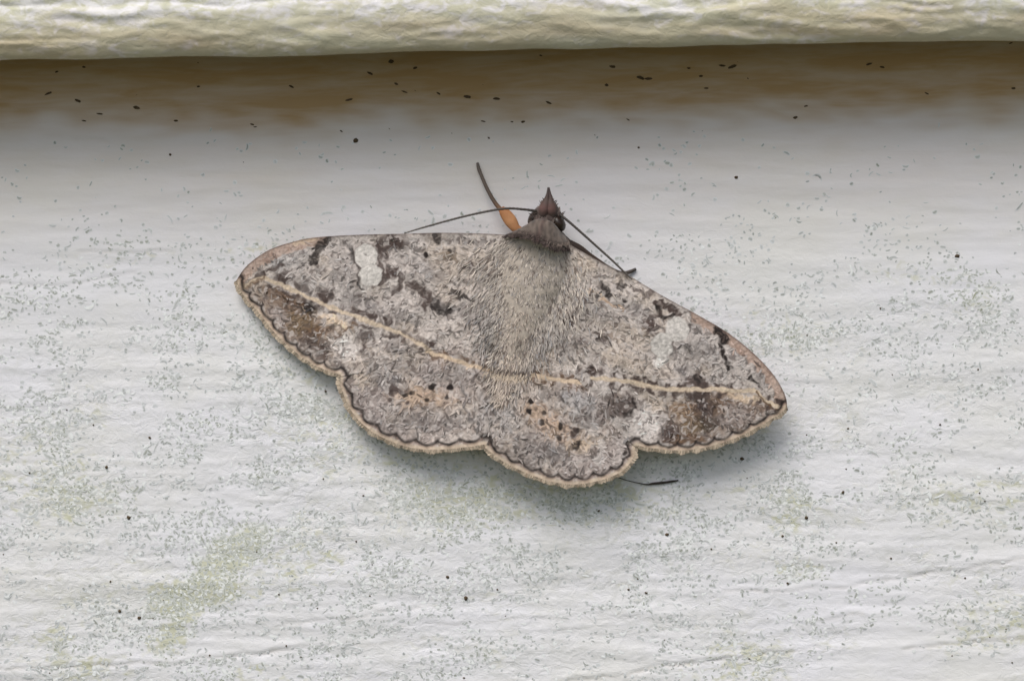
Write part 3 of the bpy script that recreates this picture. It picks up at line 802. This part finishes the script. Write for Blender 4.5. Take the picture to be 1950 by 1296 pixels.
S_HWR = [
    ('b', 1120, 800, 40, 20, 0, 'grey', .45), ('b', 1000, 870, 50, 18, 25, 'grey', .4), ('b', 1050, 750, 40, 14, 0, 'grey', .45),
    ('b', 1030, 790, 50, 24, 30, 'orange', .36), ('b', 1075, 830, 50, 20, 20, 'orange', .3), ('b', 1110, 850, 40, 16, 0, 'tan', .5), ('b', 1020, 850, 60, 20, 20, 'grey', .5), ('b', 1060, 860, 40, 18, 0, 'grey', .5), ('b', 1140, 870, 40, 26, 0, 'mauve', .7),
    ('d', 1011, 765, 6.5, 'black', 1), ('d', 1007, 784, 6, 'black', 1), ('d', 1037, 786, 6, 'black', .85), ('d', 1031, 803, 5, 'black', .9), ('d', 1067, 812, 6, 'black', .95), ('d', 1065, 834, 5, 'black', .9), ('d', 1098, 818, 6, 'black', .9), ('l', [(1096, 812), (1090, 830)], 7, 'dark', .8),
    ('l', [(1094, 850), (1106, 840)], 8, 'black', .85), ('b', 1175, 770, 40, 28, -20, 'dark', .7), ('d', 1189, 863, 4.5, 'black', .8), ('b', 960, 780, 30, 60, 15, 'blue', .32), ('b', 1100, 765, 40, 24, 0, 'blue', .4), ('l', [(1143, 840), (1142, 885)], 9, 'pale', .6),
    ('l', [(948, 798), (938, 825), (926, 850)], 7, 'black', .8), ('l', [(p[0], p[1] - 8) for p in PM_R2], 9, 'brown', .8, 16), ('l', [(p[0], p[1] + 9) for p in PM_R2], 7, 'brown', .7, 14), ('l', PM_R2, 7, 'tan', 1)]

HWOFF = -0.006 * MM
hwl = wing('hindwing', [(1000, 600), (930, 625), (850, 645), (760, 665), (690, 690), (646, 713)],
           [(1000, 610), (985, 690), (968, 780), (940, 848)] + HW_L_MARG[::-1][1:-1] + [(644, 715)], 300, 190, HWOFF, S_HWL, HW_L_MARG, True, None, 8, 11, .12)
hwr = wing('hindwing', [(1000, 600), (1050, 650), (1100, 715), (1150, 770), (1190, 815), (1212, 848)],
           [(985, 620), (972, 710), (950, 800), (924, 855)] + HW_R_MARG[::-1][1:-1] + [(1214, 851)], 300, 190, HWOFF, S_HWR, HW_R_MARG, True, None, 9, 12)
fwl = wing('forewing', FW_L_COSTA, FW_L_INNER[:-1] + FW_L_MARG[::-1], 420, 210, 0.014 * MM, S_FWL, FW_L_MARG, False, FW_L_COSTA, 8, 13)
fwr = wing('forewing', FW_R_COSTA, FW_R_INNER[:-1] + FW_R_MARG[::-1], 420, 210, 0.014 * MM, S_FWR, FW_R_MARG, False, FW_R_COSTA, 8, 14)

# ---- body: head, thorax and abdomen as one continuous lofted surface
SPINE = [  # px, py, half width px, centre height mm, half height mm
    (1046, 384, 5, 2.2, .25), (1046, 392, 17, 2.15, .75), (1044, 404, 27, 2.1, 1.05), (1041, 420, 32, 2.05, 1.2), (1038, 436, 33, 2.0, 1.2),
    (1034, 452, 42, 2.0, 1.45), (1029, 474, 60, 2.0, 1.35), (1020, 510, 72, 2.0, 1.3), (1009, 555, 66, 2.0, 1.25), (998, 600, 56, 1.95, 1.15),
    (985, 645, 44, 1.85, 1.05), (972, 695, 34, 1.8, .95), (960, 740, 26, 1.7, .8), (950, 780, 18, 1.6, .6), (942, 812, 12, 1.6, .5), (938, 826, 3, 1.6, .15)]
S = spline(SPINE, 90)
tg = unit(np.gradient(S[:, :2], axis=0)); sd = np.stack([-tg[:, 1], tg[:, 0]], 1)
ph = np.linspace(0, 2 * math.pi, 40, endpoint=False)
PXb = S[:, None, 0] + sd[:, None, 0] * S[:, None, 2] * np.cos(ph); PYb = S[:, None, 1] + sd[:, None, 1] * S[:, None, 2] * np.cos(ph)
Hb = (S[:, None, 3] + S[:, None, 4] * np.sin(ph)) * MM + 0.05 * MM * perlin(PXb / 14, PYb / 14, 201)
Hb = np.maximum(Hb, 0.15 * MM)
Kb = np.broadcast_to(alb(172, 160, 147), PXb.shape + (3,)).copy()
hd = (1 - smooth(444, 456, PYb - 0.25 * (PXb - 1030)))[..., None]
Kb = Kb * (1 - hd) + alb(88, 75, 70) * hd
str_ = (np.exp(-((PXb - 1040 + (PYb - 430) * 0.1) / 5) ** 2) * hd[..., 0])[..., None]
Kb = Kb * (1 - 0.5 * str_) + alb(70, 54, 50) * 0.5 * str_
Kb *= (1 + 0.3 * perlin(PXb / 7, PYb / 12, 203))[..., None]
body = mesh_obj('body', loc(PXb, PYb, Hb).reshape(-1, 3), grid_faces(len(S), 40, wrap=True), M_BODY, moth, {'tint': np.clip(Kb, .01, .8).reshape(-1, 3)})

# ---- collar of dark scales behind the head: a flared bell with a free rear edge
n_a, n_r = 48, 16
th = np.linspace(-1, 1, n_a)
rimL, rimC = spline([(962, 449), (985, 446), (1006, 448), (1030, 456), (1052, 467), (1070, 471), (1086, 466)], n_a), None
topc = spline([(1003, 432), (1012, 424), (1024, 419), (1038, 419), (1050, 424), (1060, 434), (1073, 446)], n_a)
tt = np.linspace(0, 1, n_r)[None, :, None]
mid = topc[:, None, :] * (1 - tt) + rimL[:, None, :] * tt
arch = np.sqrt(np.clip(1 - th ** 2, 0, 1))[:, None]
t1 = np.linspace(0, 1, n_r)[None, :]
hc = (1.75 + arch * (1.55 + 0.85 * t1 ** 1.3) + 0.25 * np.sin(t1 * math.pi)) * MM + 0.06 * MM * perlin(mid[..., 0] / 9, mid[..., 1] / 9, 211)
kc = np.broadcast_to(alb(94, 83, 75), mid.shape[:2] + (3,)).copy()
rimd = (smooth(0.66, 0.97, t1) * np.ones((n_a, 1)))[..., None]
kc = kc * (1 - rimd * .75) + alb(56, 42, 40) * rimd * .75
ctr = (np.exp(-((th[:, None] + 0.02 + 0.1 * (1 - t1)) / 0.09) ** 2))[..., None]
kc = kc * (1 - ctr * .65) + alb(66, 50, 46) * ctr * .65
kc *= (1 + 0.55 * perlin(mid[..., 0] / 5, mid[..., 1] / 14, 213))[..., None]
collar = mesh_obj('collar', loc(mid[..., 0], mid[..., 1], hc).reshape(-1, 3), grid_faces(n_a, n_r), M_BODY, moth, {'tint': np.clip(kc, .01, .8).reshape(-1, 3)})
md = collar.modifiers.new('thickness', 'SOLIDIFY'); md.thickness = 0.08 * MM; md.offset = -1

# ---- fur on thorax and abdomen
def body_top(X, Y):
    """top surface of body or wing at a pixel"""
    best = wing_h(X, Y) + 0.1 * MM
    i = np.argmin(np.hypot(X[:, None] - S[None, :, 0], Y[:, None] - S[None, :, 1]), axis=1)
    b = ((X - S[i, 0]) * sd[i, 0] + (Y - S[i, 1]) * sd[i, 1]) / S[i, 2]
    hb = (S[i, 3] + S[i, 4] * np.sqrt(np.clip(1 - b * b, 0, 1))) * MM
    return np.where(np.abs(b) < 1, np.maximum(best, hb), best)

def fur(name, parent, n, seed, region, colours, length, width, lift):
    rr = np.random.default_rng(seed)
    X, Y, D = region(rr, n)
    h = body_top(X, Y)
    L = length * rr.uniform(.6, 1.3, len(X))
    X1, Y1 = X + D[:, 0] * L, Y + D[:, 1] * L
    h1 = body_top(X1, Y1) + lift * MM * rr.uniform(0.2, 1.2, len(X))
    a = loc(X, Y, h - 0.05 * MM); b = loc(X1, Y1, h1)
    d = b - a; Lw = np.linalg.norm(d, axis=1); d /= Lw[:, None]
    nm = np.tile(np.array((0., -1., 0.)), (len(X), 1)) + rr.normal(0, .3, (len(X), 3))
    nm = unit(nm - d * (nm * d).sum(1)[:, None])
    ci = rr.choice(len(colours), len(X), p=[q[1] for q in colours])
    K = np.array([q[0] for q in colours])[ci] * rr.uniform(.75, 1.2, len(X))[:, None]
    aa, bb = axis_ab(X, Y)
    w_ = (np.exp(-((bb - 2) / 26) ** 2) * smooth(90, 150, aa))[:, None]
    K = K * (1 + w_ * np.array((.05, .0, -.04)))
    w_ = (smooth(28, 60, np.abs(bb)) * smooth(110, 180, aa))[:, None]
    K = K * (1 - w_ * np.array((.20, .17, .12)))
    dl, _ = line_dist(X, Y, [(905, 698), (935, 706), (980, 713), (1030, 716)])
    w_ = np.exp(-(dl / 5) ** 2)[:, None]; K = K * (1 - w_) + C['fringe'] * w_
    dl, _ = line_dist(X, Y, [(905, 688), (935, 695), (980, 702), (1030, 705)])
    w_ = np.exp(-(dl / 4) ** 2)[:, None] * .8; K = K * (1 - w_) + C['dark'] * w_
    for tx, ty, tr in ((990, 652, 11), (938, 654, 9), (1047, 545, 16), (1010, 640, 8)):
        w_ = np.exp(-(np.hypot(X - tx, Y - ty) / tr) ** 2)[:, None]; K = K * (1 - .72 * w_)
    V, F, K = blades(a, d, nm, Lw, width * PX * rr.uniform(.6, 1.4, len(X)), np.clip(K, .01, .8), 0.02 * MM * rr.uniform(0, 1, len(X)), 3 * PX * rr.normal(0, 1, len(X)))
    tag(mesh_obj(name, V, F, M_FUR, parent, {'tint': K}), kind='stuff')

def reg_thorax(rr, n):
    a = rr.beta(1.1, 1.7, n) * 330 - 20; wmax = np.interp(a, [-20, 20, 80, 150, 230, 330], [30, 88, 118, 92, 50, 18])
    b = rr.normal(0, .46, n).clip(-1.5, 1.5) * wmax
    X = A0[0] + AX[0] * a + RX[0] * b; Y = A0[1] + AX[1] * a + RX[1] * b
    keep = Y > 452 + 0.24 * np.clip(X - 1000, -40, 90) + 6
    X, Y, a, b = X[keep], Y[keep], a[keep], b[keep]
    fan = b / wmax[keep] * 0.55 * (1 - a / 420) + rr.normal(0, .22, len(X))
    D = AX[None] * np.cos(fan)[:, None] + RX[None] * np.sin(fan)[:, None]
    return X, Y, D
furc = [(alb(182, 171, 160), .38), (alb(204, 192, 178), .20), (alb(162, 152, 144), .22), (alb(112, 100, 92), .14), (alb(158, 153, 150), .06)]
fur('fur', body, 6000, 301, reg_thorax, furc, 15, 1.9, .02)

def reg_collar(rr, n):
    i = rr.integers(0, n_a, n); j = rr.integers(0, n_r, n)
    p = mid[i, j] + rr.normal(0, 2, (n, 2))
    D = unit(rimL[i] - topc[i] + rr.normal(0, 6, (n, 2)))
    return p[:, 0], p[:, 1], D
def fur_on_grid(name, parent, n, seed):
    rr = np.random.default_rng(seed)
    i = rr.integers(0, n_a, n); j = rr.integers(1, n_r, n)
    p = mid[i, j]; D = unit(rimL[i] - topc[i] + rr.normal(0, 5, (n, 2)))
    h = hc[i, j]; q = p + D * rr.uniform(6, 14, n)[:, None]
    a = loc(p[:, 0], p[:, 1], h); b = loc(q[:, 0], q[:, 1], h + 0.16 * MM)
    d = b - a; L = np.linalg.norm(d, axis=1); d /= L[:, None]
    nm = np.tile(np.array((0., -1., 0.)), (n, 1)) + rr.normal(0, .3, (n, 3))
    K = kc[i, j] * rr.uniform(.5, 1.45, n)[:, None]
    V, F, K = blades(a, d, nm, L, 2.8 * PX * rr.uniform(.6, 1.3, n), np.clip(K, .01, .8), np.full(n, .05 * MM))
    tag(mesh_obj(name, V, F, M_FUR, parent, {'tint': K}), kind='stuff')
fur_on_grid('fur', collar, 1500, 302)
def reg_head(rr, n):
    t = rr.uniform(384, 436, n); b = rr.normal(0, .45, n).clip(-.95, .95)
    hw = np.interp(t, [384, 392, 404, 420, 436], [6, 16, 25, 30, 31])
    X = 1043 + b * hw; D = np.stack([b * .6 + rr.normal(0, .25, n), -np.ones(n)], 1)
    return X, t, unit(D)
fur('fur', body, 420, 303, reg_head, [(alb(96, 82, 76), .4), (alb(128, 114, 106), .25), (alb(64, 52, 48), .35)], 10, 2.2, .06)

# ---- tubes for antennae, legs, palps
def tube(name, pts, mat, parent, colour=None, seg=60, sides=10, flat=1.0, rings=0.0):
    """pts: (px, py, height mm, radius px)"""
    Q = spline(pts, seg)
    c3 = loc(Q[:, 0], Q[:, 1], Q[:, 2] * MM)
    T = unit(np.gradient(c3, axis=0)); up = np.tile(np.array((0., -1., 0.)), (seg, 1))
    s_ = unit(np.cross(T, up)); u_ = np.cross(s_, T)
    a = np.linspace(0, 2 * math.pi, sides, endpoint=False)
    r = np.maximum(Q[:, 3], 0.2) * PX * (1 + rings * np.sin(np.arange(seg) * 2.1))
    V = c3[:, None, :] + (s_[:, None, :] * np.cos(a)[None, :, None] + u_[:, None, :] * np.sin(a)[None, :, None] * flat) * r[:, None, None]
    V = np.concatenate([V.reshape(-1, 3), c3[:1], c3[-1:]])
    F = grid_faces(seg, sides, wrap=True)
    k = np.arange(sides); k2 = (k + 1) % sides
    caps = np.concatenate([np.stack([np.full(sides, seg * sides), k, k2], 1), np.stack([np.full(sides, seg * sides + 1), (seg - 1) * sides + k2, (seg - 1) * sides + k], 1)])
    at = {}
    if colour is not None:
        K = np.asarray(colour(np.linspace(0, 1, seg)))
        K = np.repeat(K, sides, axis=0)
        at = {'tint': np.concatenate([K, K[:1], K[-1:]])}
    return mesh_obj(name, V, [F, caps], mat, parent, at)

def grad(*stops):
    xs_ = [s[0] for s in stops]; cs = np.array([s[1] for s in stops])
    return lambda t: np.stack([np.interp(t, xs_, cs[:, k]) for k in range(3)], 1)

DK = alb(62, 56, 52); GR = alb(96, 90, 84)
antc = grad((0, DK), (1, GR))
tube('antenna', [(1022, 402, 3.0, 2.6), (1000, 399, 3.2, 2.3), (965, 397, 3.3, 2.2), (925, 403, 3.2, 2.1), (880, 413, 3.0, 2.0), (835, 425, 2.7, 1.8), (800, 435, 2.4, 1.6), (770, 444, 2.2, 1.1)], M_LEG, moth, antc, 110, 10, 1, .10)
tube('antenna', [(1066, 408, 3.0, 2.6), (1082, 421, 3.2, 2.4), (1105, 441, 3.3, 2.3), (1135, 468, 3.2, 2.2), (1165, 495, 3.0, 2.0), (1190, 519, 2.8, 1.8), (1204, 532, 2.7, 1.2)], M_LEG, moth, antc, 110, 10, 1, .10)

# forelegs: broad orange femur, dark thin shin and foot
lg = tube('leg', [(992, 440, 1.3, 7), (982, 434, 1.3, 9), (972, 420, 1.25, 12), (961, 405, 1.2, 10), (954, 397, 1.1, 6)], M_LEG, moth, grad((0, alb(150, 104, 70)), (.5, alb(178, 130, 90)), (1, alb(150, 98, 60))), 40, 14, .55)
tag(lg, 'orange front leg with thin dark shin')
tube('shin', [(957, 402, 1.15, 4.5), (948, 393, 1.05, 4.2), (937, 377, .9, 3.8), (926, 356, .7, 3.5), (917, 335, .45, 3.3), (912, 322, .25, 3.4), (909, 310, .13, 2.4)], M_LEG, lg, grad((0, alb(120, 88, 62)), (.25, alb(84, 70, 60)), (1, alb(92, 84, 78))), 60, 10, .9)
l2 = tube('leg', [(1076, 458, 1.5, 6), (1088, 466, 1.6, 8), (1104, 474, 1.55, 7.5), (1122, 486, 1.4, 5.5), (1150, 504, 1.1, 4)], M_LEG, moth, grad((0, alb(52, 42, 38)), (1, alb(74, 60, 52))), 40, 10, .8)
tube('shin', [(1146, 502, 1.1, 4.0), (1172, 516, .75, 3.6), (1188, 520, .4, 3.6), (1200, 517, .22, 3.5), (1211, 512, .13, 2.6)], M_LEG, l2, grad((0, alb(80, 70, 62)), (1, alb(70, 64, 60))), 40, 10, .9)
tube('leg', [(1040, 640, 1.0, 7), (1080, 780, .8, 6), (1130, 870, .5, 3), (1170, 905, .2, .9), (1225, 921, .13, 1.0), (1245, 920, .13, 2.4), (1266, 918, .13, 2.4), (1292, 914, .1, 1.4)], M_LEG, moth, grad((0, DK), (1, alb(48, 40, 36))), 60, 10, .8)

# palps: upturned pointed beak in front of the face, one each side, meeting in a point
for sx, nm_ in ((-1, 'palp'), (1, 'palp')):
    tube('palp', [(1043 + sx * 8, 408, 2.9, 10), (1043 + sx * 6.5, 398, 3.1, 10.5), (1044 + sx * 4.5, 387, 3.2, 8.5), (1045 + sx * 3.4, 377, 3.25, 4.6), (1045 + sx * 1.8, 368, 3.2, 2.8), (1044.5 + sx * .8, 357, 3.1, 1.3)],
         M_LEG, moth, grad((0, alb(88, 77, 72)), (.25, alb(104, 78, 73)), (.5, alb(80, 66, 61)), (.8, alb(60, 48, 46)), (1, alb(56, 48, 46))), 40, 12, 1.0)

# eyes
def eye(cx, cy, h, rx, ry, rh, rot):
    nu, nv = 20, 28
    a = np.linspace(0, math.pi, nu)[:, None]; b = np.linspace(0, 2 * math.pi, nv, endpoint=False)[None, :]
    ex, ey, ez = np.sin(a) * np.cos(b) * rx, np.sin(a) * np.sin(b) * ry, np.cos(a) * np.ones_like(b) * rh
    c, s = math.cos(R(rot)), math.sin(R(rot))
    V = loc(cx + ex * c - ey * s, cy + ex * s + ey * c, h * MM + ez * MM).reshape(-1, 3)
    return mesh_obj('eye', V, grid_faces(nu, nv, wrap=True), M_EYE, body)
eye(1063, 424, 2.5, 18.5, 12.5, .75, 58)
eye(1014, 416, 2.1, 15, 8, .7, 112)
